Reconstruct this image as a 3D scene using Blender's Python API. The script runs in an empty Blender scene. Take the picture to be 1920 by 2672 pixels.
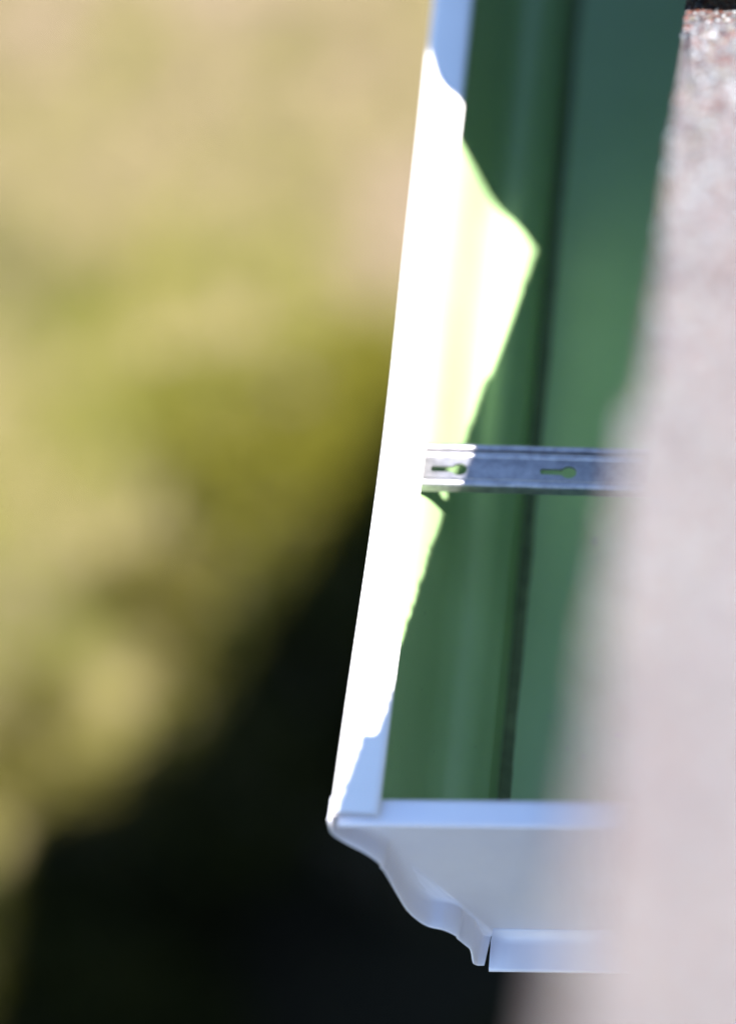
import bpy, bmesh, math, random
import numpy as np
from mathutils import Vector, Matrix

random.seed(7)
rng = np.random.default_rng(7)
scene = bpy.context.scene
COL = scene.collection
MM = 0.001

# ------------------------------------------------------------------ camera
cam_data = bpy.data.cameras.new('camera')
cam = bpy.data.objects.new('camera', cam_data)
COL.objects.link(cam)
cam.location = (0.12056, -0.51897, 0.81872)
cam.rotation_euler = (0.66006, 0.068746, 0.102935)
cam_data.sensor_fit = 'HORIZONTAL'
cam_data.sensor_width = 24.0
cam_data.lens = 104.6
cam_data.clip_start = 0.01
cam_data.clip_end = 500
cam_data.dof.use_dof = True
cam_data.dof.focus_distance = 1.030
cam_data.dof.aperture_fstop = 2.9
scene.camera = cam

# ------------------------------------------------------------------ sky and sun
SUN = Vector((-0.298, 0.381, -1.0)).normalized()      # direction the light travels
world = bpy.data.worlds.new('World')
scene.world = world
world.use_nodes = True
wn = world.node_tree
wn.nodes.clear()
sky = wn.nodes.new('ShaderNodeTexSky')
sky.sky_type = 'NISHITA'
sky.sun_disc = False
to_sun = -SUN
sky.sun_elevation = math.asin(to_sun.z)
sky.sun_rotation = math.atan2(to_sun.x, to_sun.y)
sky.air_density = 1.0
sky.dust_density = 0.0
sky.ozone_density = 2.4
bg = wn.nodes.new('ShaderNodeBackground')
bg.inputs['Strength'].default_value = 0.067
wo = wn.nodes.new('ShaderNodeOutputWorld')
wn.links.new(sky.outputs[0], bg.inputs[0])
wn.links.new(bg.outputs[0], wo.inputs[0])

sun_data = bpy.data.lights.new('sun', 'SUN')
sun_data.energy = 5.0
sun_data.angle = math.radians(0.5)
sun_data.color = (1.0, 0.965, 0.91)
sun = bpy.data.objects.new('sun', sun_data)
COL.objects.link(sun)
sun.location = (1, -1, 4)
sun.rotation_euler = SUN.to_track_quat('-Z', 'Y').to_euler()

scene.view_settings.view_transform = 'Standard'
scene.view_settings.look = 'None'
scene.view_settings.gamma = 1.0
scene.view_settings.exposure = 2.5
scene.render.engine = 'CYCLES'
scene.cycles.use_denoising = True
scene.cycles.max_bounces = 8
scene.cycles.diffuse_bounces = 5
scene.cycles.use_adaptive_sampling = False

# ------------------------------------------------------------------ helpers
def tag(o, label=None, cat=None, group=None, kind=None):
    if label: o['label'] = label
    if cat: o['category'] = cat
    if group: o['group'] = group
    if kind: o['kind'] = kind
    return o

def empty(name, loc=(0, 0, 0), rot=(0, 0, 0)):
    o = bpy.data.objects.new(name, None)
    o.empty_display_size = 0.05
    o.location = loc
    o.rotation_euler = rot
    COL.objects.link(o)
    return o

def obj(name, mesh, mats=(), parent=None, smooth=None):
    if isinstance(mats, bpy.types.Material): mats = (mats,)
    have = [m.name for m in mesh.materials if m]
    for m in mats:
        if m.name not in have: mesh.materials.append(m)
    if smooth is not None:
        mesh.polygons.foreach_set('use_smooth', [True] * len(mesh.polygons))
        if smooth < 3: mesh.set_sharp_from_angle(angle=smooth)
    o = bpy.data.objects.new(name, mesh)
    o.parent = parent
    COL.objects.link(o)
    return o

def bm_mesh(name, bm):
    me = bpy.data.meshes.new(name)
    bmesh.ops.recalc_face_normals(bm, faces=bm.faces)
    bm.to_mesh(me)
    bm.free()
    return me

def box(bm, x0, x1, y0, y1, z0, z1, bevel=0.0):
    vs = [bm.verts.new((x, y, z)) for x in (x0, x1) for y in (y0, y1) for z in (z0, z1)]
    f = [(0, 1, 3, 2), (4, 6, 7, 5), (0, 4, 5, 1), (2, 3, 7, 6), (0, 2, 6, 4), (1, 5, 7, 3)]
    fs = [bm.faces.new([vs[i] for i in q]) for q in f]
    if bevel:
        es = list({e for q in fs for e in q.edges})
        bmesh.ops.bevel(bm, geom=es, offset=bevel, segments=2, affect='EDGES', profile=0.6)

def slab(bm, poly, z0, z1):
    a = [bm.verts.new((x, y, z0)) for x, y in poly]
    b = [bm.verts.new((x, y, z1)) for x, y in poly]
    bm.faces.new(a[::-1]); bm.faces.new(b)
    n = len(poly)
    for i in range(n):
        bm.faces.new((a[i], a[(i + 1) % n], b[(i + 1) % n], b[i]))

def np_mesh(name, verts, faces, mat_idx=None):
    """faces: (n,k) int array"""
    me = bpy.data.meshes.new(name)
    verts = np.asarray(verts, np.float32)
    faces = np.asarray(faces, np.int32)
    n, k = faces.shape
    me.vertices.add(len(verts)); me.vertices.foreach_set('co', verts.ravel())
    me.loops.add(n * k); me.loops.foreach_set('vertex_index', faces.ravel())
    me.polygons.add(n)
    me.polygons.foreach_set('loop_start', np.arange(0, n * k, k, dtype=np.int32))
    if mat_idx is not None:
        me.polygons.foreach_set('material_index', np.asarray(mat_idx, np.int32))
    me.update(calc_edges=True)
    me.validate()
    return me

def catmull(pts, per=6):
    pts = [np.array(p, float) for p in pts]
    out = []
    for i in range(len(pts) - 1):
        p0 = pts[max(i - 1, 0)]; p1 = pts[i]; p2 = pts[i + 1]; p3 = pts[min(i + 2, len(pts) - 1)]
        for j in range(per):
            t = j / per
            out.append(0.5 * ((2 * p1) + (p2 - p0) * t + (2 * p0 - 5 * p1 + 4 * p2 - p3) * t * t + (3 * p1 - p0 - 3 * p2 + p3) * t ** 3))
    out.append(pts[-1])
    return np.array(out)

def normals2d(pts):
    t = np.gradient(pts, axis=0)
    t /= np.linalg.norm(t, axis=1)[:, None] + 1e-12
    return np.stack([-t[:, 1], t[:, 0]], 1)        # left of travel

# ------------------------------------------------------------------ materials
def mat(name):
    m = bpy.data.materials.new(name)
    m.use_nodes = True
    nt = m.node_tree
    return m, nt, nt.nodes['Principled BSDF']

def node(nt, t, **kw):
    n = nt.nodes.new(t)
    for k, v in kw.items():
        if k in n.inputs.keys(): n.inputs[k].default_value = v
        else: setattr(n, k, v)
    return n

def ramp(nt, fac, stops):
    r = nt.nodes.new('ShaderNodeValToRGB')
    el = r.color_ramp.elements
    while len(el) < len(stops): el.new(0.5)
    for e, (p, c) in zip(el, stops):
        e.position = p
        e.color = (*c, 1) if len(c) == 3 else c
    nt.links.new(fac, r.inputs[0])
    return r

def noisy(name, stops, scale=20, detail=5, rough=0.5, bump=0.0, bscale=None, bdist=0.001, spec=0.5, metal=0.0, stretch=(1, 1, 1), distortion=0.0, nrough=0.6):
    m, nt, b = mat(name)
    tc = node(nt, 'ShaderNodeTexCoord')
    mp = node(nt, 'ShaderNodeMapping')
    mp.inputs['Scale'].default_value = stretch
    nt.links.new(tc.outputs['Object'], mp.inputs[0])
    n = node(nt, 'ShaderNodeTexNoise', Scale=scale, Detail=detail, Roughness=nrough, Distortion=distortion)
    nt.links.new(mp.outputs[0], n.inputs['Vector'])
    r = ramp(nt, n.outputs['Fac'], stops)
    nt.links.new(r.outputs[0], b.inputs['Base Color'])
    b.inputs['Roughness'].default_value = rough
    b.inputs['Specular IOR Level'].default_value = spec
    b.inputs['Metallic'].default_value = metal
    if bump:
        n2 = node(nt, 'ShaderNodeTexNoise', Scale=bscale or scale, Detail=4)
        nt.links.new(mp.outputs[0], n2.inputs['Vector'])
        bp = node(nt, 'ShaderNodeBump', Strength=bump, Distance=bdist)
        nt.links.new(n2.outputs['Fac'], bp.inputs['Height'])
        nt.links.new(bp.outputs[0], b.inputs['Normal'])
    return m

M_WHITE = noisy('white_enamel', [(0.3, (0.83, 0.80, 0.80)), (0.7, (0.87, 0.83, 0.83))], scale=60, rough=0.32, bump=0.25, bscale=35, bdist=0.0006)
M_CAP = noisy('white_enamel_scuffed', [(0.25, (0.77, 0.76, 0.85)), (0.6, (0.81, 0.80, 0.88)), (1.0, (0.83, 0.83, 0.89))], scale=45, detail=8, rough=0.36, bump=0.3, bscale=28, bdist=0.0009)

def interior_mat():
    # pale green wash coat with a little settled dirt
    m, nt, b = mat('green_wash_coat')
    tc = node(nt, 'ShaderNodeTexCoord')
    n1 = node(nt, 'ShaderNodeTexNoise', Scale=26.0, Detail=6, Roughness=0.6)
    nt.links.new(tc.outputs['Object'], n1.inputs['Vector'])
    r1 = ramp(nt, n1.outputs['Fac'], [(0.3, (0.252, 0.385, 0.178)), (0.7, (0.280, 0.418, 0.200))])
    n2 = node(nt, 'ShaderNodeTexNoise', Scale=420.0, Detail=3, Roughness=0.5)
    nt.links.new(tc.outputs['Object'], n2.inputs['Vector'])
    r2 = ramp(nt, n2.outputs['Fac'], [(0.70, (0, 0, 0)), (0.78, (0.55, 0.55, 0.55))])
    mx = node(nt, 'ShaderNodeMix', data_type='RGBA')
    nt.links.new(r2.outputs[0], mx.inputs[0])
    nt.links.new(r1.outputs[0], mx.inputs[6])
    mx.inputs[7].default_value = (0.10, 0.11, 0.09, 1)
    nt.links.new(mx.outputs[2], b.inputs['Base Color'])
    b.inputs['Roughness'].default_value = 0.46
    b.inputs['Specular IOR Level'].default_value = 0.35
    n3 = node(nt, 'ShaderNodeTexNoise', Scale=30.0, Detail=3)
    nt.links.new(tc.outputs['Object'], n3.inputs['Vector'])
    bp = node(nt, 'ShaderNodeBump', Strength=0.3, Distance=0.0008)
    nt.links.new(n3.outputs['Fac'], bp.inputs['Height'])
    nt.links.new(bp.outputs[0], b.inputs['Normal'])
    return m
M_INNER = interior_mat()
M_GALV = noisy('galvanised_steel', [(0.3, (0.30, 0.29, 0.31)), (0.5, (0.40, 0.385, 0.41)), (0.75, (0.50, 0.48, 0.50))], scale=260, detail=4, rough=0.48, metal=1.0, bump=0.15, bscale=500, bdist=0.0002)
M_SEAL = noisy('grey_sealant', [(0.3, (0.12, 0.12, 0.14)), (0.7, (0.30, 0.30, 0.33))], scale=400, rough=0.4)
M_FOLD = noisy('dark_olive', [(0.3, (0.06, 0.08, 0.03)), (0.7, (0.12, 0.16, 0.065))], scale=160, detail=6, rough=0.8, bump=0.4, bscale=700)
M_BRONZE = noisy('dark_bronze_paint', [(0.3, (0.025, 0.022, 0.02)), (0.7, (0.04, 0.035, 0.03))], scale=30, rough=0.45)
M_TRIM = noisy('white_trim_paint', [(0.3, (0.68, 0.68, 0.66)), (0.7, (0.76, 0.76, 0.74))], scale=15, rough=0.55, bump=0.2, bscale=60)
M_SIDING = noisy('brown_siding_paint', [(0.3, (0.10, 0.085, 0.07)), (0.7, (0.14, 0.12, 0.10))], scale=8, rough=0.65, bump=0.2, bscale=80)
M_DECK = noisy('plywood', [(0.3, (0.28, 0.19, 0.11)), (0.7, (0.38, 0.27, 0.16))], scale=14, rough=0.8, stretch=(6, 1, 1))
M_FELT = noisy('asphalt_mat', [(0.3, (0.014, 0.012, 0.016)), (0.7, (0.03, 0.026, 0.032))], scale=300, rough=0.85, bump=0.5, bscale=600)
M_SHINGLE = noisy('mineral_granules', [(0.30, (0.025, 0.018, 0.021)), (0.42, (0.065, 0.040, 0.040)), (0.52, (0.09, 0.083, 0.088)), (0.62, (0.13, 0.128, 0.137)), (0.72, (0.075, 0.040, 0.035))],
                  scale=520, detail=3, rough=0.85, bump=1.0, bscale=620, bdist=0.001, nrough=0.75)
GRAN = []
for nm, c in (('granule_rose', (0.064, 0.047, 0.049)), ('granule_rust', (0.098, 0.034, 0.023)), ('granule_white', (0.27, 0.295, 0.315)),
              ('granule_grey', (0.095, 0.104, 0.115)), ('granule_dark', (0.014, 0.010, 0.015)), ('granule_tan', (0.15, 0.135, 0.100))):
    GRAN.append(noisy(nm, [(0.3, tuple(0.74 * v for v in c)), (0.7, tuple(1.15 * v for v in c))], scale=900, rough=0.55))
M_STONE = noisy('brown_stone', [(0.3, (0.30, 0.22, 0.13)), (0.7, (0.46, 0.35, 0.22))], scale=14, rough=0.85, bump=0.5, bscale=30, bdist=0.01)
M_SOIL = noisy('dark_mulch', [(0.3, (0.010, 0.009, 0.006)), (0.6, (0.022, 0.018, 0.010)), (0.8, (0.035, 0.028, 0.014))], scale=18, detail=8, rough=0.95, spec=0.1, bump=0.8, bscale=40, bdist=0.02)

def lawn_mat():
    m, nt, b = mat('dry_lawn')
    tc = node(nt, 'ShaderNodeTexCoord')
    n1 = node(nt, 'ShaderNodeTexNoise', Scale=3.4, Detail=3, Roughness=0.6, Distortion=0.8)
    nt.links.new(tc.outputs['Object'], n1.inputs['Vector'])
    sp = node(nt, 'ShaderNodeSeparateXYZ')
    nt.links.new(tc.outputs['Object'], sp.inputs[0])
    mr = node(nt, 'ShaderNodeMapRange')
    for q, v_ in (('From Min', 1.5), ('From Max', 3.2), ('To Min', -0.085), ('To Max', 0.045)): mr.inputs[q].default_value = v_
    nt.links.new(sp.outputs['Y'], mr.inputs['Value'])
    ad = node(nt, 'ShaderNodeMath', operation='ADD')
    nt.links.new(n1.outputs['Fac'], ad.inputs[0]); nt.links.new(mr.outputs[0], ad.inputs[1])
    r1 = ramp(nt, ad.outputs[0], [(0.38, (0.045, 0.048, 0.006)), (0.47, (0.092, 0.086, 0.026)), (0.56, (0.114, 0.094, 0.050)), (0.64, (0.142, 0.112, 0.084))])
    n2 = node(nt, 'ShaderNodeTexNoise', Scale=60.0, Detail=6, Roughness=0.7)
    nt.links.new(tc.outputs['Object'], n2.inputs['Vector'])
    r2 = ramp(nt, n2.outputs['Fac'], [(0.3, (0.65, 0.65, 0.6)), (0.7, (1.25, 1.2, 1.15))])
    mx = node(nt, 'ShaderNodeMix', data_type='RGBA', blend_type='MULTIPLY')
    mx.inputs[0].default_value = 1.0
    nt.links.new(r1.outputs[0], mx.inputs[6])
    nt.links.new(r2.outputs[0], mx.inputs[7])
    nt.links.new(mx.outputs[2], b.inputs['Base Color'])
    b.inputs['Roughness'].default_value = 0.9
    b.inputs['Specular IOR Level'].default_value = 0.2
    return m
M_LAWN = lawn_mat()

def leaf_mat(name, c0, c1):
    m, nt, b = mat(name)
    g = node(nt, 'ShaderNodeNewGeometry')
    r = ramp(nt, g.outputs['Random Per Island'], [(0.0, c0), (1.0, c1)])
    nt.links.new(r.outputs[0], b.inputs['Base Color'])
    b.inputs['Roughness'].default_value = 0.55
    b.inputs['Specular IOR Level'].default_value = 0.06
    return m
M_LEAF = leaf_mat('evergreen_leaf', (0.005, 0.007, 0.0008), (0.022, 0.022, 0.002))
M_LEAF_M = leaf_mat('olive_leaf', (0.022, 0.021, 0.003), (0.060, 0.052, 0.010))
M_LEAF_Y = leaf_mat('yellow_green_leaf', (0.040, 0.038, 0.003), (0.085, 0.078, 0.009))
M_BARK = noisy('shrub_bark', [(0.3, (0.03, 0.022, 0.015)), (0.7, (0.06, 0.045, 0.03))], scale=30, rough=0.9)
M_BLADE_A = leaf_mat('straw_blade', (0.10, 0.080, 0.043), (0.17, 0.134, 0.092))
M_BLADE_B = leaf_mat('green_blade', (0.070, 0.072, 0.010), (0.125, 0.115, 0.024))

# ------------------------------------------------------------------ ground
GZ = -2.8
bm = bmesh.new()
bmesh.ops.create_grid(bm, x_segments=8, y_segments=8, size=150)
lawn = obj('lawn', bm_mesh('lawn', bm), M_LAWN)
lawn.location = (0, 0, GZ)
tag(lawn, 'dry tan and green lawn far below the gutter', 'lawn', kind='structure')

bed_poly = [(-0.45, 2.55), (-0.62, 2.36), (-0.60, 2.14), (-0.64, 1.96), (-0.74, 1.78), (-0.88, 1.62), (-1.10, 1.50), (-1.6, 1.38), (-7.0, 1.1), (-7.5, -3), (-7.0, -9.0), (2.0, -9.0), (2.0, 2.75), (0.2, 2.72), (-0.2, 2.66)]  # far unseen part enlarged to cut warm light bounced onto the end cap
bm = bmesh.new()
bp = catmull(bed_poly + [bed_poly[0]], 5)[:-1]
vs = [bm.verts.new((x + random.uniform(-.02, .02), y + random.uniform(-.02, .02), 0)) for x, y in bp]
bm.faces.new(vs)
bed = obj('planting_bed', bm_mesh('planting_bed', bm), M_SOIL)
bed.location = (0, 0, GZ + 0.004)
tag(bed, 'dark mulch planting bed along the foot of the house', 'planting bed', kind='structure')

def grass_blades(n, x0, x1, y0, y1):
    px = rng.uniform(x0, x1, n); py = rng.uniform(y0, y1, n)
    poly = np.array(bp); inside = np.zeros(n, bool)
    for (xa, ya), (xb, yb) in zip(poly, np.roll(poly, -1, 0)):
        hit = ((ya > py) != (yb > py)) & (px < (xb - xa) * (py - ya) / (yb - ya + 1e-12) + xa)
        inside ^= hit
    px, py = px[~inside], py[~inside]; n = len(px)
    h = rng.uniform(0.02, 0.055, n); w = rng.uniform(0.002, 0.004, n); a = rng.uniform(0, 2 * np.pi, n)
    lean = rng.uniform(0.2, 1.0, n) * h; la = rng.uniform(0, 2 * np.pi, n)
    ux, uy = np.cos(a) * w, np.sin(a) * w
    v = np.zeros((n, 3, 3))
    v[:, 0] = np.stack([px - ux, py - uy, np.zeros(n)], 1)
    v[:, 1] = np.stack([px + ux, py + uy, np.zeros(n)], 1)
    v[:, 2] = np.stack([px + np.cos(la) * lean, py + np.sin(la) * lean, h], 1)
    patch = np.sin(px * 7 + 1.3 * np.sin(py * 5)) + np.sin(py * 6.1 + 2 * np.sin(px * 3.3)) + rng.normal(0, 0.5, n)
    return v.reshape(-1, 3), np.arange(n * 3).reshape(-1, 3), (patch > (py - 2.35) * 1.6).astype(int)
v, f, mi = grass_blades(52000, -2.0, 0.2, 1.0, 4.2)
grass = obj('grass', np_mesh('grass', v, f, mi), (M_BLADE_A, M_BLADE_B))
grass.location = (0, 0, GZ + 0.002)
tag(grass, 'short dry straw coloured grass blades covering the lawn', 'grass', kind='stuff')

# ------------------------------------------------------------------ house
house = empty('house', (0, 0, 0))
tag(house, 'house roof with reddish grey granulated shingles overhanging the gutter', 'house')

SL = math.atan2(0.493, 0.870)
A = np.array((98.4, 217.0, 123.0)) * MM
E1 = np.array((1.0, 0, 0)); E2 = np.array((0, -math.cos(SL), math.sin(SL))); NN = np.array((0, math.sin(SL), math.cos(SL)))
# roof local frame: x across, y up the slope, z off the surface; origin at the eave corner
ROOF_M = Matrix(((E1[0], E2[0], NN[0], A[0]), (E1[1], E2[1], NN[1], A[1]), (E1[2], E2[2], NN[2], A[2]), (0, 0, 0, 1)))
# E1 x E2 = -NN ... keep right handed by mirroring nothing: check determinant below
RL = 1.25
bm = bmesh.new()
box(bm, 0.014, 1.3, 0.012, RL, -0.022, -0.0075)
roof = obj('roof', bm_mesh('roof', bm), M_DECK, house)
roof.matrix_local = ROOF_M
# shingle courses: butt edge (along the slope), left edge jog, height of the top at the butt
COURSES = [(-0.020, -0.0026, 0.0), (0.031, 0.0004, 0.0), (0.104, -0.0016, 0.0), (0.226, -0.0004, 0.0), (0.357, -0.0026, 0.0), (0.488, -0.0008, 0), (0.619, -0.0010, 0), (0.750, 0.0006, 0), (0.881, 0.0, 0), (1.012, 0.001, 0)]
TH = 0.0042
def course_top(i, s):
    b = COURSES[i][0]
    e = (COURSES[i + 1][0] - b) if i + 1 < len(COURSES) else 0.131
    e = max(e, 0.06)
    t = min(max((s - b) / e, 0), 1.4)
    base = -0.0060 + TH
    lift = TH * (1.0 if i else 0.0)
    return base + TH * 0.15 + lift * (1 - t)
ln = 0
for i, (b, jog, _) in enumerate(COURSES):
    s1 = min(b + 0.20, RL)
    x = jog
    k = 0
    while x < 1.25:
        w = 0.305 if k else (0.19, 0.305, 0.24)[i % 3]
        x1 = min(x + w, 1.28)
        bm = bmesh.new()
        nx = max(2, int((x1 - x) / 0.02))
        top0 = []; 
        # wedge slab with a slightly uneven butt
        rows = [b, b + 0.006, b + 0.5 * (s1 - b), s1]
        grid_t, grid_b = [], []
        for ri, s in enumerate(rows):
            rt, rb = [], []
            for j in range(nx + 1):
                xx = x + (x1 - 0.0015 - x) * j / nx
                ss = s + (random.uniform(-0.0006, 0.0006) if ri < 2 else 0)
                if j == 0: xx += random.uniform(-0.0004, 0.0004)
                z = course_top(i, s)
                rt.append(bm.verts.new((xx, ss, z))); rb.append(bm.verts.new((xx, ss, z - TH)))
            grid_t.append(rt); grid_b.append(rb)
        for r in range(len(rows) - 1):
            for j in range(nx):
                fc = bm.faces.new((grid_t[r][j], grid_t[r][j + 1], grid_t[r + 1][j + 1], grid_t[r + 1][j])); fc.material_index = 0
                fc = bm.faces.new((grid_b[r][j + 1], grid_b[r][j], grid_b[r + 1][j], grid_b[r + 1][j + 1])); fc.material_index = 1
            for g, jj in ((0, 0), (1, nx)):
                fc = bm.faces.new((grid_t[r][jj], grid_t[r + 1][jj], grid_b[r + 1][jj], grid_b[r][jj])); fc.material_index = 1
        for rr in (0, len(rows) - 1):
            for j in range(nx):
                fc = bm.faces.new((grid_t[rr][j], grid_b[rr][j], grid_b[rr][j + 1], grid_t[rr][j + 1])); fc.material_index = 1
        obj('shingle', bm_mesh('shingle', bm), (M_SHINGLE, M_FELT), roof)
        x = x1; k += 1

def granules(width, s0, s1, per_mm2):
    n = int(width * (s1 - s0) * 1e6 * per_mm2)
    u = rng.uniform(0.0, width, n); s = rng.uniform(s0, s1, n)
    bs = np.array([c[0] for c in COURSES]); jg = np.array([c[1] for c in COURSES])
    ci = np.searchsorted(bs, s, side='right') - 1
    h = np.array([course_top(int(a), float(c)) for a, c in zip(ci, s)])
    x = u + jg[ci]
    r = rng.uniform(0.0005, 0.0011, n) * np.where(rng.random(n) < 0.06, 1.45, 1.0)
    base = np.array([(1, 0, -.25), (0.35, .94, -.2), (-.8, .58, -.3), (-.83, -.56, -.2), (0.3, -.95, -.25), (0.25, 0.1, .62), (-.3, -.2, .5)])
    faces = np.array([(0, 1, 5), (1, 2, 5), (2, 6, 5), (2, 3, 6), (3, 4, 6), (4, 5, 6), (4, 0, 5)])
    V = np.repeat(base[None], n, 0) * (1 + rng.uniform(-.35, .35, (n, 7, 1)))
    a = rng.uniform(0, 2 * np.pi, n)
    ca, sa = np.cos(a)[:, None], np.sin(a)[:, None]
    X = V[:, :, 0] * ca - V[:, :, 1] * sa; Y = V[:, :, 0] * sa + V[:, :, 1] * ca
    tx, ty = rng.normal(0, .35, (2, n, 1))
    Z = V[:, :, 2] + tx * X + ty * Y
    P = np.stack([X * r[:, None] + x[:, None], Y * r[:, None] + s[:, None], Z * r[:, None] * 0.8 + h[:, None] + 0.0001], 2)
    F = (faces[None] + (np.arange(n) * 7)[:, None, None]).reshape(-1, 3)
    mi = rng.choice(6, n, p=(0.28, 0.165, 0.115, 0.22, 0.12, 0.10))
    eave = rng.choice(6, n, p=(0.33, 0.27, 0.08, 0.15, 0.13, 0.04))
    mi = np.where(s < COURSES[1][0], eave, mi)
    return np_mesh('granules', P.reshape(-1, 3), F, np.repeat(mi, 7))
g = obj('granules', granules(0.075, -0.0196, 0.66, 0.72), GRAN, roof)
tag(g, kind='stuff')

bm = bmesh.new(); box(bm, -0.0022, 0.30, 0.012, 0.150, -0.0074, -0.0064)
obj('underlayment', bm_mesh('underlayment', bm), M_FELT, roof)
bm = bmesh.new(); box(bm, 0.020, 0.040, 0.02, RL, -0.16, -0.025, 0.002)
rb = obj('rake_board', bm_mesh('rake_board', bm), M_TRIM, house); rb.matrix_local = ROOF_M
# the lower bay that carries the gutter; unseen plan shaped to shade the ground
bay = [(0.160, -0.010), (0.160, 0.625), (0.42, 1.36), (2.4, 1.36), (2.4, -0.010)]
bm = bmesh.new(); slab(bm, bay, -0.030, 0.010)
obj('bay_roof', bm_mesh('bay_roof', bm), (M_FELT,), house)
bm = bmesh.new(); box(bm, 0.1325, 0.155, -0.012, 0.620, -0.150, 0.008, 0.0015)
obj('fascia_board', bm_mesh('fascia_board', bm), M_TRIM, house)
bm = bmesh.new(); slab(bm, [(0.165, -0.008), (0.165, 0.62), (0.425, 1.35), (2.35, 1.35), (2.35, -0.008)], -0.150, -0.135)
obj('soffit', bm_mesh('soffit', bm), M_TRIM, house)
wallp = [(0.42, -3.0), (0.42, 0.45), (0.64, 1.20), (2.3, 1.20), (2.3, -3.0)]
bm = bmesh.new(); slab(bm, wallp, GZ, -0.152)
wall = obj('wall', bm_mesh('wall', bm), M_SIDING, house)
nb = 18
hb = (-0.155 - GZ) / nb
bm = bmesh.new()
vv = [bm.verts.new(q) for q in ((0.398, -3.0, 0), (0.398, 0.449, 0), (0.412, 0.449, hb - .006), (0.412, -3.0, hb - .006), (0.4195, -3.0, 0), (0.4195, 0.449, 0), (0.4195, 0.449, hb - .006), (0.4195, -3.0, hb - .006))]
for q in ((0, 1, 2, 3), (0, 4, 5, 1), (3, 2, 6, 7), (1, 5, 6, 2), (0, 3, 7, 4)):
    bm.faces.new([vv[i] for i in q])
sid = bm_mesh('siding_board', bm)
for i in range(nb):
    o = obj('siding_board', sid, M_SIDING, wall)
    o.location = (0, 0, GZ + i * hb + 0.003)
# upper storey wall under the shingled slope, stretched past the eave to block side light
bm = bmesh.new()
vsl = []
for x in (0.20, 2.3):
    vsl.append([bm.verts.new((x, y, z)) for y, z in ((0.60, 0.012), (0.60, 0.138), (0.205, 0.095), (-0.80, 0.650), (-0.80, 0.012))])
bm.faces.new(vsl[0]); bm.faces.new(vsl[1][::-1])
for i in range(5):
    bm.faces.new((vsl[0][i], vsl[0][(i + 1) % 5], vsl[1][(i + 1) % 5], vsl[1][i]))
obj('gable_wall', bm_mesh('gable_wall', bm), M_SIDING, house)

# unseen flashing added to cast the upper shadow edge on the gutter (just past the top of the frame)
fz = 0.141
edge0 = [(57, 264), (46.6, 273), (38, 281), (28.6, 288), (20.5, 293), (12, 298), (5, 305), (0.5, 318), (-2.5, 332)]
edge = catmull(edge0, 4)
pl = [((x + 0.298 * fz * 1000) * MM, (y - 0.381 * fz * 1000) * MM) for x, y in edge]
rim = pl + [(pl[-1][0] - .004, 0.36), (pl[-1][0] - .004, 0.42), (pl[-1][0] - .004, 0.60)]  # carried on along the gutter to darken its far end
bm = bmesh.new(); slab(bm, rim + [(0.36, 0.60), (0.36, pl[0][1])], -0.0008, 0.0008)
fl = obj('sun_blocker', bm_mesh('sun_blocker', bm), M_BRONZE)
fl.location = (0, 0, fz)
tag(fl, 'unseen dark bronze flashing at the lower end of the shingled roof', 'blocker')
# its downturned leg, added to keep sky light off the far gutter, cut on a slant
bm = bmesh.new()
prev = None
for x, y in rim:
    zb = min(-0.004, max(0.012, 0.124 - (y - 0.225) * 0.90) - fz)
    cur = [bm.verts.new((x + 0.001 + o_, y, z)) for o_, z in ((0, -0.0007), (0, zb), (0.001, zb), (0.001, -0.0007))]
    if prev:
        for i in range(4): bm.faces.new((prev[i], prev[(i + 1) % 4], cur[(i + 1) % 4], cur[i]))
    else: bm.faces.new(cur)
    prev = cur
bm.faces.new(prev[::-1])
obj('sky_blocker', bm_mesh('sky_blocker', bm), M_BRONZE, fl)

# ------------------------------------------------------------------ gutter
gutter = empty('gutter', (0, 0, 0))
tag(gutter, 'white metal rain gutter with ogee front and green coated inside', 'gutter')
GL = 0.61
raw = [(0.0, -1.0), (0.0, -5.5), (0.6, -9.6), (4.0, -14.0), (8.8, -18.7), (12.7, -24.1), (15.3, -31.4), (17.9, -42.0), (20.5, -51.4), (23.4, -57.0), (26.4, -60.3), (30.7, -61.9), (34.3, -64.9), (37.3, -69.7), (39.3, -73.0), (39.8, -76.2), (40.6, -80.2), (41.6, -82.9), (44.2, -84.0)]
OGEE = catmull(raw, 4)
def bow(y, z):
    t = y / MM
    v = -0.4 + 1.15 * math.exp(-((t - 140) / 75.0) ** 2) - 1.0 * max(0, (t - 250) / 96.0) ** 1.5 * (1 if t < 400 else 1)
    v = max(v, -1.8)
    return v * MM * max(0.0, min(1.0, 1 + z / 0.05))

def sweep(prof, ys, closed=False, do_bow=True, shear=0.0):
    """prof: (n,2) x,z in mm swept along y"""
    bm = bmesh.new()
    rows = []
    for y in ys:
        rows.append([bm.verts.new((x * MM + (bow(y, z * MM) if do_bow else 0), y + shear * x * MM * (1 - y / GL), z * MM)) for x, z in prof])
    n = len(prof)
    for a in range(len(ys) - 1):
        for i in range(n if closed else n - 1):
            j = (i + 1) % n
            bm.faces.new((rows[a][i], rows[a][j], rows[a + 1][j], rows[a + 1][i]))
    return bm, rows

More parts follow.
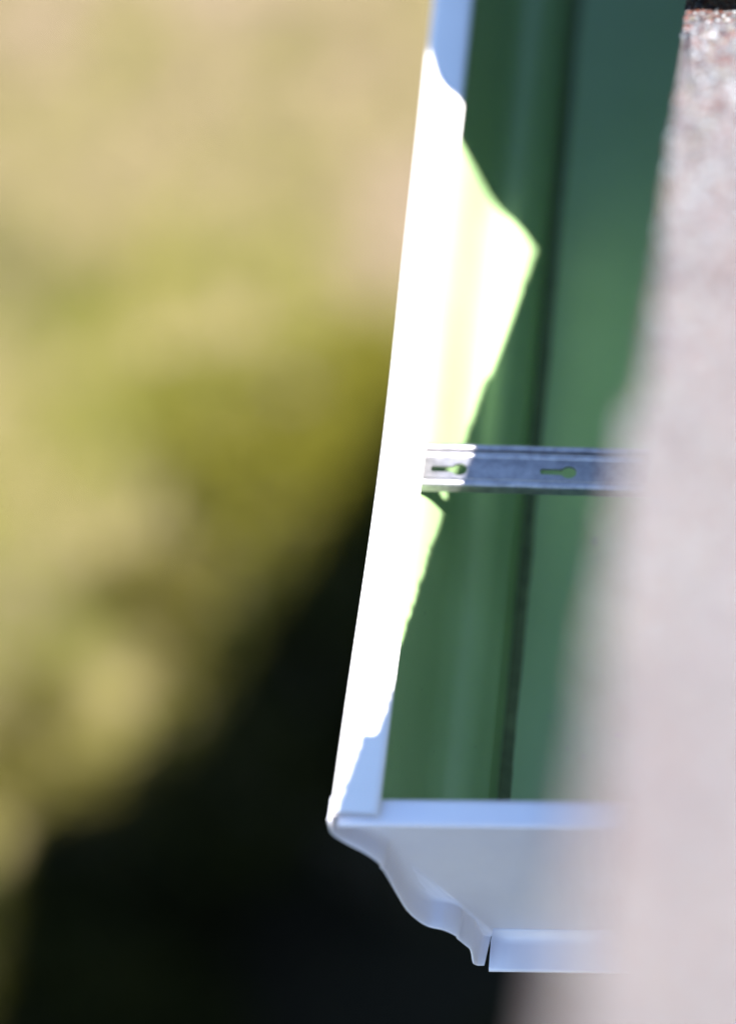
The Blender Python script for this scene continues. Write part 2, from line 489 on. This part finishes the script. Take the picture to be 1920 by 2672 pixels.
YS = np.linspace(0.001, GL, 73)
full = np.vstack([OGEE, [(60, -84.1), (85, -84.2), (110, -84.1), (127.4, -84)], [(128.6, -83), (129, -60), (129, -30), (129, 4)]])
nrm = normals2d(full)                                   # left of travel: towards the inside
inner = full + nrm * 0.8
outer_loop = np.vstack([full, inner[::-1]])
bm, rows = sweep(outer_loop, YS, closed=True, shear=0.048)
nfull = len(full)
for fce in bm.faces:
    pass
bm.faces.ensure_lookup_table()
k = 0
nl = len(outer_loop)
for a in range(len(YS) - 1):
    for i in range(nl):
        bm.faces[k].material_index = 1 if i >= nfull - 1 and i < nl - 1 else 0
        k += 1
for r in (rows[0], rows[-1]):
    for i in range(nfull - 1):
        bm.faces.new((r[i], r[i + 1], r[nl - 2 - i], r[nl - 1 - i]))
obj('trough', bm_mesh('trough', bm), (M_WHITE, M_INNER), gutter, smooth=math.radians(40))

# front lip: turned in over the trough with a hem
lip = [(-0.15, -2.4), (-0.2, -1.4), (0.0, -0.6), (0.5, -0.12), (1.3, 0.06), (4, 0.12), (8, 0.1), (12, 0.05), (13.8, -0.05), (14.4, -0.45), (14.55, -1.1), (14.3, -1.75), (13.6, -2.1), (9, -2.1), (4, -2.1), (1.0, -2.2)]
YL = np.concatenate([[-0.0058, -0.0054], np.linspace(0.002, GL, 80)])
bm, rows = sweep(np.array(lip), YL, closed=True)
bm.faces.new(rows[-1][::-1])        # the near end of the folded hem is open
obj('front_lip', bm_mesh('front_lip', bm), M_WHITE, gutter, smooth=math.radians(50))

# end caps: a recessed plate with a flange turned outwards, top hem, slit at the bottom corner
def end_cap():
    prof = catmull(raw, 10)
    n = len(prof)
    # clean front for the flange: starts level with the top of the lip
    prof[:, 0] -= 0.6 * np.linspace(1, 0, n)
    nr = normals2d(prof)
    for _ in range(30):
        nr[1:-1] = (nr[:-2] + 2 * nr[1:-1] + nr[2:]) / 4
    nr /= np.linalg.norm(nr, axis=1)[:, None]
    seg = np.concatenate([[0], np.cumsum(np.linalg.norm(np.diff(prof, axis=0), axis=1))]); L = seg[-1]
    def crease(s, c, amt, ln):
        return np.where(s < c, amt * np.exp(-((c - s) / ln)), 0.0) - 0.45 * amt * np.exp(-((s - c - 0.8) / 1.1) ** 2)
    rad = 4.2 * np.interp(seg / L, [0, .08, .2, .5, .66, .78, 1], [0.25, .5, 1, 1.0, .5, .22, .15])
    w = np.interp(seg / L, [0, .12, .5, .95, 1], [8.6, 8.4, 9.5, 11.5, 10.4])
    bump = crease(seg, 0.31 * L, 2.8, 10) + crease(seg, 0.79 * L, 2.0, 7)
    bm = bmesh.new()
    rowsv = []
    T = [(0.0, 0), (0.25, 0), (0.5, 0), (0.75, 0), (1.0, 0), (1, .33), (1, .66), (1, .94), (1.0, 1.0)]
    for i in range(n):
        r = []
        for a, b in T:
            th = a * math.pi / 2
            off = rad[i] * (1 - math.sin(th))
            y = -rad[i] * (1 - math.cos(th))
            y -= b * (w[i] - rad[i])
            frac = min(1, -y / max(w[i], 1e-6))
            o = off + bump[i] * (0.15 * frac + 1.9 * frac * (1 - frac)) - 0.5 * frac
            if b == 1.0: o -= 0.35
            tipx = -1.7 * frac * max(0.0, (seg[i] / L - 0.9) / 0.1)
            r.append(bm.verts.new(((prof[i, 0] + tipx + nr[i, 0] * o) * MM, y * MM, (prof[i, 1] + nr[i, 1] * o) * MM)))
        rowsv.append(r)
    for i in range(n - 1):
        for j in range(len(T) - 1):
            bm.faces.new((rowsv[i][j], rowsv[i][j + 1], rowsv[i + 1][j + 1], rowsv[i + 1][j]))
    cor = [bm.verts.new((x * MM, 0, z * MM)) for x, z in ((46.5, -80.6), (128.4, -80.6), (128.4, -3.0))]
    edge_v = [r[0] for r in rowsv[6:]] + cor
    fc = bm.faces.new(edge_v)
    bmesh.ops.triangulate(bm, faces=[fc], ngon_method='EAR_CLIP')
    return bm_mesh('plate', bm)
plate_me = end_cap()
SKEW = math.atan(0.048)
def thicken(o, t, off=0):
    md = o.modifiers.new('sheet', 'SOLIDIFY'); md.thickness = t; md.offset = off
def make_cap(y, flip):
    cap = empty('end_cap', (0, y, 0), (0, 0, SKEW if not flip else 0))
    cap.parent = gutter
    if flip: cap.scale = (1, -1, 1)
    o = obj('plate', plate_me, M_CAP, cap, smooth=math.radians(50)); thicken(o, 0.0007)
    # bottom flange with its own small bend
    bp_ = [(0, -78.6), (0.0, -81.3), (-0.5, -82.8), (-1.6, -83.8), (-3.2, -84.1), (-11.0, -84.5), (-11.6, -84.75), (-11.7, -85.3)]
    bm = bmesh.new()
    rws = []
    xs = np.linspace(0, 1, 12)
    for t in xs:
        r = []
        for j, (yy, zz) in enumerate(bp_):
            x0 = 44.2 + 1.2 * max(0, (3 - j)) * 0.3 - (0.3 if j > 4 else 0)
            r.append(bm.verts.new(((x0 + (128.4 - x0) * t) * MM, yy * MM - 0.0004, zz * MM)))
        rws.append(r)
    for i in range(len(xs) - 1):
        for j in range(len(bp_) - 1):
            bm.faces.new((rws[i][j], rws[i + 1][j], rws[i + 1][j + 1], rws[i][j + 1]))
    o = obj('bottom_flange', bm_mesh('bottom_flange', bm), M_CAP, cap, smooth=math.radians(60)); thicken(o, 0.0007)
    # top hem
    tp = [(0.0, -9.0), (0.0, -5.0), (-0.3, -4.1), (-1.0, -3.65), (-4.5, -3.5), (-7.6, -3.55), (-8.3, -3.8), (-8.6, -4.4), (-8.3, -5.0), (-7.4, -5.3), (-4.5, -5.25)]
    bm = bmesh.new(); rws = []
    for t in xs:
        xx = 1.2 + (128.3 - 1.2) * t
        sag = 0.25 * math.sin(t * 9.0) * (t * (1 - t)) * 2
        rws.append([bm.verts.new((xx * MM, yy * MM + (0.0004 if zz < -8 else 0), (zz + sag) * MM)) for yy, zz in tp])
    for i in range(len(xs) - 1):
        for j in range(len(tp) - 1):
            bm.faces.new((rws[i][j], rws[i + 1][j], rws[i + 1][j + 1], rws[i][j + 1]))
    o = obj('top_hem', bm_mesh('top_hem', bm), M_CAP, cap, smooth=math.radians(60)); thicken(o, 0.0006)
    return cap
make_cap(0.0005, False)
make_cap(GL + 0.001, True)

# sealant smear in the near bottom corner
bm = bmesh.new()
for i in range(14):
    x = 46 + 14 * i / 13 + random.uniform(-.5, .5)
    m4 = Matrix.Translation((x * MM, (2.5 + 0.048 * x + random.uniform(0, 1.5)) * MM, -83.1 * MM)) @ Matrix.Diagonal((random.uniform(1.2, 2.6), random.uniform(.9, 2.0), random.uniform(.3, .9), 1))
    bmesh.ops.create_icosphere(bm, subdivisions=2, radius=1 * MM, matrix=m4)
se = obj('sealant', bm_mesh('sealant', bm), M_SEAL, gutter, smooth=3.2)

# thin dark olive strip along the fold of the floor
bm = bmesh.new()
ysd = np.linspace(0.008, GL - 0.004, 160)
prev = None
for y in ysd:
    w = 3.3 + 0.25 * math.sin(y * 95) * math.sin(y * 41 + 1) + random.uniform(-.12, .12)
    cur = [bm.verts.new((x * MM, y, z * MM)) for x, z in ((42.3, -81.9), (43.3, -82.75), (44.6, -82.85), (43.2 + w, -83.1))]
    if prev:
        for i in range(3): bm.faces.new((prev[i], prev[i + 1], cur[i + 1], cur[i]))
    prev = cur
obj('fold_strip', bm_mesh('fold_strip', bm), M_FOLD, gutter, smooth=3.2)

# shingle grit washed onto the gutter floor
ng = 170
gx = 47 + 78 * rng.random(ng); gy = 12 + 520 * rng.random(ng) ** 1.1
base = np.array([(1, 0, 0), (-.5, .85, 0), (-.5, -.85, 0), (0.1, 0, .8)])
gr = rng.uniform(0.25, 0.75, ng) * np.where(rng.random(ng) < .08, 2.0, 1.0)
ga = rng.uniform(0, 6.28, ng)
V = np.repeat(base[None], ng, 0) * gr[:, None, None]
X = V[..., 0] * np.cos(ga)[:, None] - V[..., 1] * np.sin(ga)[:, None]; Y = V[..., 0] * np.sin(ga)[:, None] + V[..., 1] * np.cos(ga)[:, None]
P = np.stack([X + gx[:, None], Y + gy[:, None], V[..., 2] - 83.25], 2) * MM
F = (np.array([(0, 1, 3), (1, 2, 3), (2, 0, 3)])[None] + (np.arange(ng) * 4)[:, None, None]).reshape(-1, 3)
go = obj('grit', np_mesh('grit', P.reshape(-1, 3), F), M_SEAL, gutter)
tag(go, kind='stuff')

# ------------------------------------------------------------------ hanger strap
HY, HZ = 0.1325, -0.0145
hanger = empty('gutter_hanger', (0, HY, HZ), (0, 0, 0.0112))
tag(hanger, 'galvanised steel hanger strap with keyhole slots spanning the gutter', 'hanger')
def keyhole(cx, cy, r, ln, hw):
    pts = []
    a0 = math.asin(hw / r)
    for i in range(25):
        a = math.pi - a0 - (2 * math.pi - 2 * a0) * i / 24
        pts.append((cx + r * math.cos(a), cy + r * math.sin(a)))
    x0 = cx - ln
    for i in range(7):
        a = -math.pi / 2 - math.pi * i / 6
        pts.append((x0 + 0.45 * hw * math.cos(a), cy + hw * math.sin(a)))
    return pts
def filled(name, outer, holes, th):
    cu = bpy.data.curves.new(name, 'CURVE'); cu.dimensions = '2D'; cu.fill_mode = 'BOTH'; cu.extrude = th / 2
    for loop in [outer] + holes:
        sp = cu.splines.new('POLY'); sp.points.add(len(loop) - 1); sp.use_cyclic_u = True
        for q, (x, y) in zip(sp.points, loop): q.co = (x * MM, y * MM, 0, 1)
    o = bpy.data.objects.new(name, cu); COL.objects.link(o)
    me = bpy.data.meshes.new_from_object(o.evaluated_get(bpy.context.evaluated_depsgraph_get()))
    bpy.data.objects.remove(o); bpy.data.curves.remove(cu)
    return me
HOLES = [(25.6, 6.3), (61.9, 6.3), (98.2, 6.3)]
web = filled('strap', [(6, 2.2), (124, 2.2), (124, 11.6), (6, 11.6)], [keyhole(cx, cy, 2.55, 9.0, 1.2) for cx, cy in HOLES], 0.9 * MM)
bm = bmesh.new(); bm.from_mesh(web)
prof_s = [(2.3, 0.0), (1.9, 0.55), (1.2, 0.8), (0.5, 0.6), (0.0, 0.0), (-0.1, -1.2), (-0.1, -3.2)]
prof_f = [(11.5, 0.0), (11.9, 0.6), (12.6, 0.85), (13.1, 0.55), (13.5, -0.6), (14.0, -1.3), (14.8, -1.35), (15.3, -0.7), (15.7, 0.1), (16.2, 0.3), (16.7, 0.1), (16.8, -1.0)]
for pr in (prof_s, prof_f):
    pr = catmull(pr, 3)
    nn = normals2d(pr) * 0.45
    loop = np.vstack([pr + nn, (pr - nn)[::-1]])
    rws = []
    for x in np.linspace(6, 124, 40):
        wob = 0.12 * math.sin(x * 0.31) + random.uniform(-.05, .05)
        rws.append([bm.verts.new((x * MM, (q[0] + 0.15 * wob) * MM, (q[1] + wob * 0.4) * MM)) for q in loop])
    m = len(loop)
    for a in range(39):
        for i in range(m):
            bm.faces.new((rws[a][i], rws[a][(i + 1) % m], rws[a + 1][(i + 1) % m], rws[a + 1][i]))
    bm.faces.new(rws[0]); bm.faces.new(rws[-1][::-1])
strap = obj('strap', bm_mesh('strap_all', bm), M_GALV, hanger, smooth=math.radians(45))
# front hook under the lip and back leg with its screw
bm = bmesh.new()
hk = catmull([(6, 0), (3.6, 0.6), (2.6, 3), (2.6, 9), (3.4, 12.6), (5.2, 13.6), (8, 13.6)], 3)
nn = normals2d(hk) * 0.45
loop = np.vstack([hk + nn, (hk - nn)[::-1]])
r0 = [bm.verts.new((x * MM, 0.003, z * MM)) for x, z in loop]; r1 = [bm.verts.new((x * MM, 0.012, z * MM)) for x, z in loop]
for i in range(len(loop)):
    bm.faces.new((r0[i], r0[(i + 1) % len(loop)], r1[(i + 1) % len(loop)], r1[i]))
bm.faces.new(r0); bm.faces.new(r1[::-1])
obj('front_hook', bm_mesh('front_hook', bm), M_GALV, hanger, smooth=math.radians(45))
bm = bmesh.new(); box(bm, 0.1242, 0.1254, 0.0, 0.018, -0.012, 0.014, 0.0003)
obj('back_leg', bm_mesh('back_leg', bm), M_GALV, hanger)
bm = bmesh.new()
rot = Matrix.Rotation(math.pi / 2, 4, 'Y')
bmesh.ops.create_cone(bm, cap_ends=True, segments=6, radius1=0.0042, radius2=0.0042, depth=0.004, matrix=Matrix.Translation((0.1222, 0.009, 0.006)) @ rot)
bmesh.ops.create_cone(bm, cap_ends=True, segments=16, radius1=0.0022, radius2=0.0022, depth=0.03, matrix=Matrix.Translation((0.139, 0.009, 0.006)) @ rot)
obj('screw', bm_mesh('screw', bm), M_GALV, hanger)

# ------------------------------------------------------------------ planting by the house
def make_shrub(name, loc, rad, h, n, lmat, label, group, leaf=0.028):
    root = empty(name, loc)
    tag(root, label, 'shrub', group)
    # stems
    bm = bmesh.new()
    lobes = []
    for i in range(7):
        a = random.uniform(0, 6.28); rr = random.uniform(0.15, 0.75) * rad; zz = random.uniform(0.45, 0.85) * h
        tip = Vector((rr * math.cos(a), rr * math.sin(a), zz)); lobes.append((tip, random.uniform(0.32, 0.55) * rad))
        p0 = Vector((random.uniform(-.03, .03), random.uniform(-.03, .03), -0.02)); mid = p0.lerp(tip, .5) + Vector((random.uniform(-.05, .05), random.uniform(-.05, .05), .05))
        ring = []
        for q, r_ in ((p0, .012), (mid, .008), (tip, .003)):
            ring.append([bm.verts.new(q + Vector((r_ * math.cos(t), r_ * math.sin(t), 0))) for t in (0, 1.57, 3.14, 4.71)])
        for a_ in range(2):
            for b_ in range(4):
                bm.faces.new((ring[a_][b_], ring[a_][(b_ + 1) % 4], ring[a_ + 1][(b_ + 1) % 4], ring[a_ + 1][b_]))
    obj('stem', bm_mesh('stem', bm), M_BARK, root)
    li = rng.integers(0, len(lobes), n)
    cen = np.array([tuple(q[0]) for q in lobes])[li]; lr = np.array([q[1] for q in lobes])[li]
    d = rng.normal(size=(n, 3)); d /= np.linalg.norm(d, axis=1)[:, None]
    c = cen + d * (lr * rng.uniform(0.35, 1.0, n) ** 0.6)[:, None]
    c[:, 2] = np.abs(c[:, 2]) + .01
    t = rng.normal(size=(n, 3)) + d * 0.8; t /= np.linalg.norm(t, axis=1)[:, None]
    b = np.cross(t, rng.normal(size=(n, 3))); b /= np.linalg.norm(b, axis=1)[:, None]
    L = leaf * rng.uniform(.6, 1.3, n)[:, None]
    v = np.stack([c - t * L * .5, c + b * L * .22, c + t * L * .55, c - b * L * .22], 1).reshape(-1, 3)
    obj('foliage', np_mesh('foliage', v, np.arange(4 * n).reshape(-1, 4)), lmat, root)
    return root
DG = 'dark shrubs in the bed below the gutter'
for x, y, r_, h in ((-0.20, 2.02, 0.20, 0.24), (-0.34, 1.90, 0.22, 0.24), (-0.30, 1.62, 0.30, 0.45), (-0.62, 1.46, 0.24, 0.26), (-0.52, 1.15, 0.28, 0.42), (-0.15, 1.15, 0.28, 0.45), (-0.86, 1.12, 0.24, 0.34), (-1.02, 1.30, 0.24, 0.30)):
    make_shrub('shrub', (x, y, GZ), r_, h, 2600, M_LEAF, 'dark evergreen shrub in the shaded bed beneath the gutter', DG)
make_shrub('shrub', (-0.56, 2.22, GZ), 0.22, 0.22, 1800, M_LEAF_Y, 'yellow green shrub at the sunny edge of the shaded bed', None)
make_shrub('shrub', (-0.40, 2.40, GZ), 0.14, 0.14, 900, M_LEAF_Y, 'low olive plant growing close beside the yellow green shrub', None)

for x, y, r_, h in ((-0.70, 2.06, 0.13, 0.12), (-0.83, 1.80, 0.13, 0.12), (-0.60, 1.90, 0.14, 0.12), (-0.72, 1.66, 0.13, 0.12), (-0.93, 1.58, 0.12, 0.12), (-0.44, 2.20, 0.12, 0.14), (-0.47, 2.00, 0.10, 0.12), (-1.02, 1.84, 0.10, 0.07)):  # added to break up and soften the hard house shadow edge
    make_shrub('ground_plant', (x, y, GZ), r_, h, 420, M_LEAF_M, 'low olive ground plant along the edge between lawn and shaded bed', 'low plants along the bed edge')

bm = bmesh.new()
bmesh.ops.create_icosphere(bm, subdivisions=3, radius=0.06)
for v_ in bm.verts:
    q = v_.co
    s_ = 1 + 0.16 * math.sin(q.x * 70 + 1) * math.cos(q.y * 55) + 0.1 * math.sin(q.z * 90 + q.x * 40)
    v_.co = Vector((q.x * 1.2, q.y * 0.95, q.z * 0.6)) * s_
st = obj('stone', bm_mesh('stone', bm), M_STONE, smooth=3.2)
st.location = (-0.535, 1.84, GZ + 0.028)
tag(st, 'rounded brown stone lying on the dark bed among shrubs', 'stone')
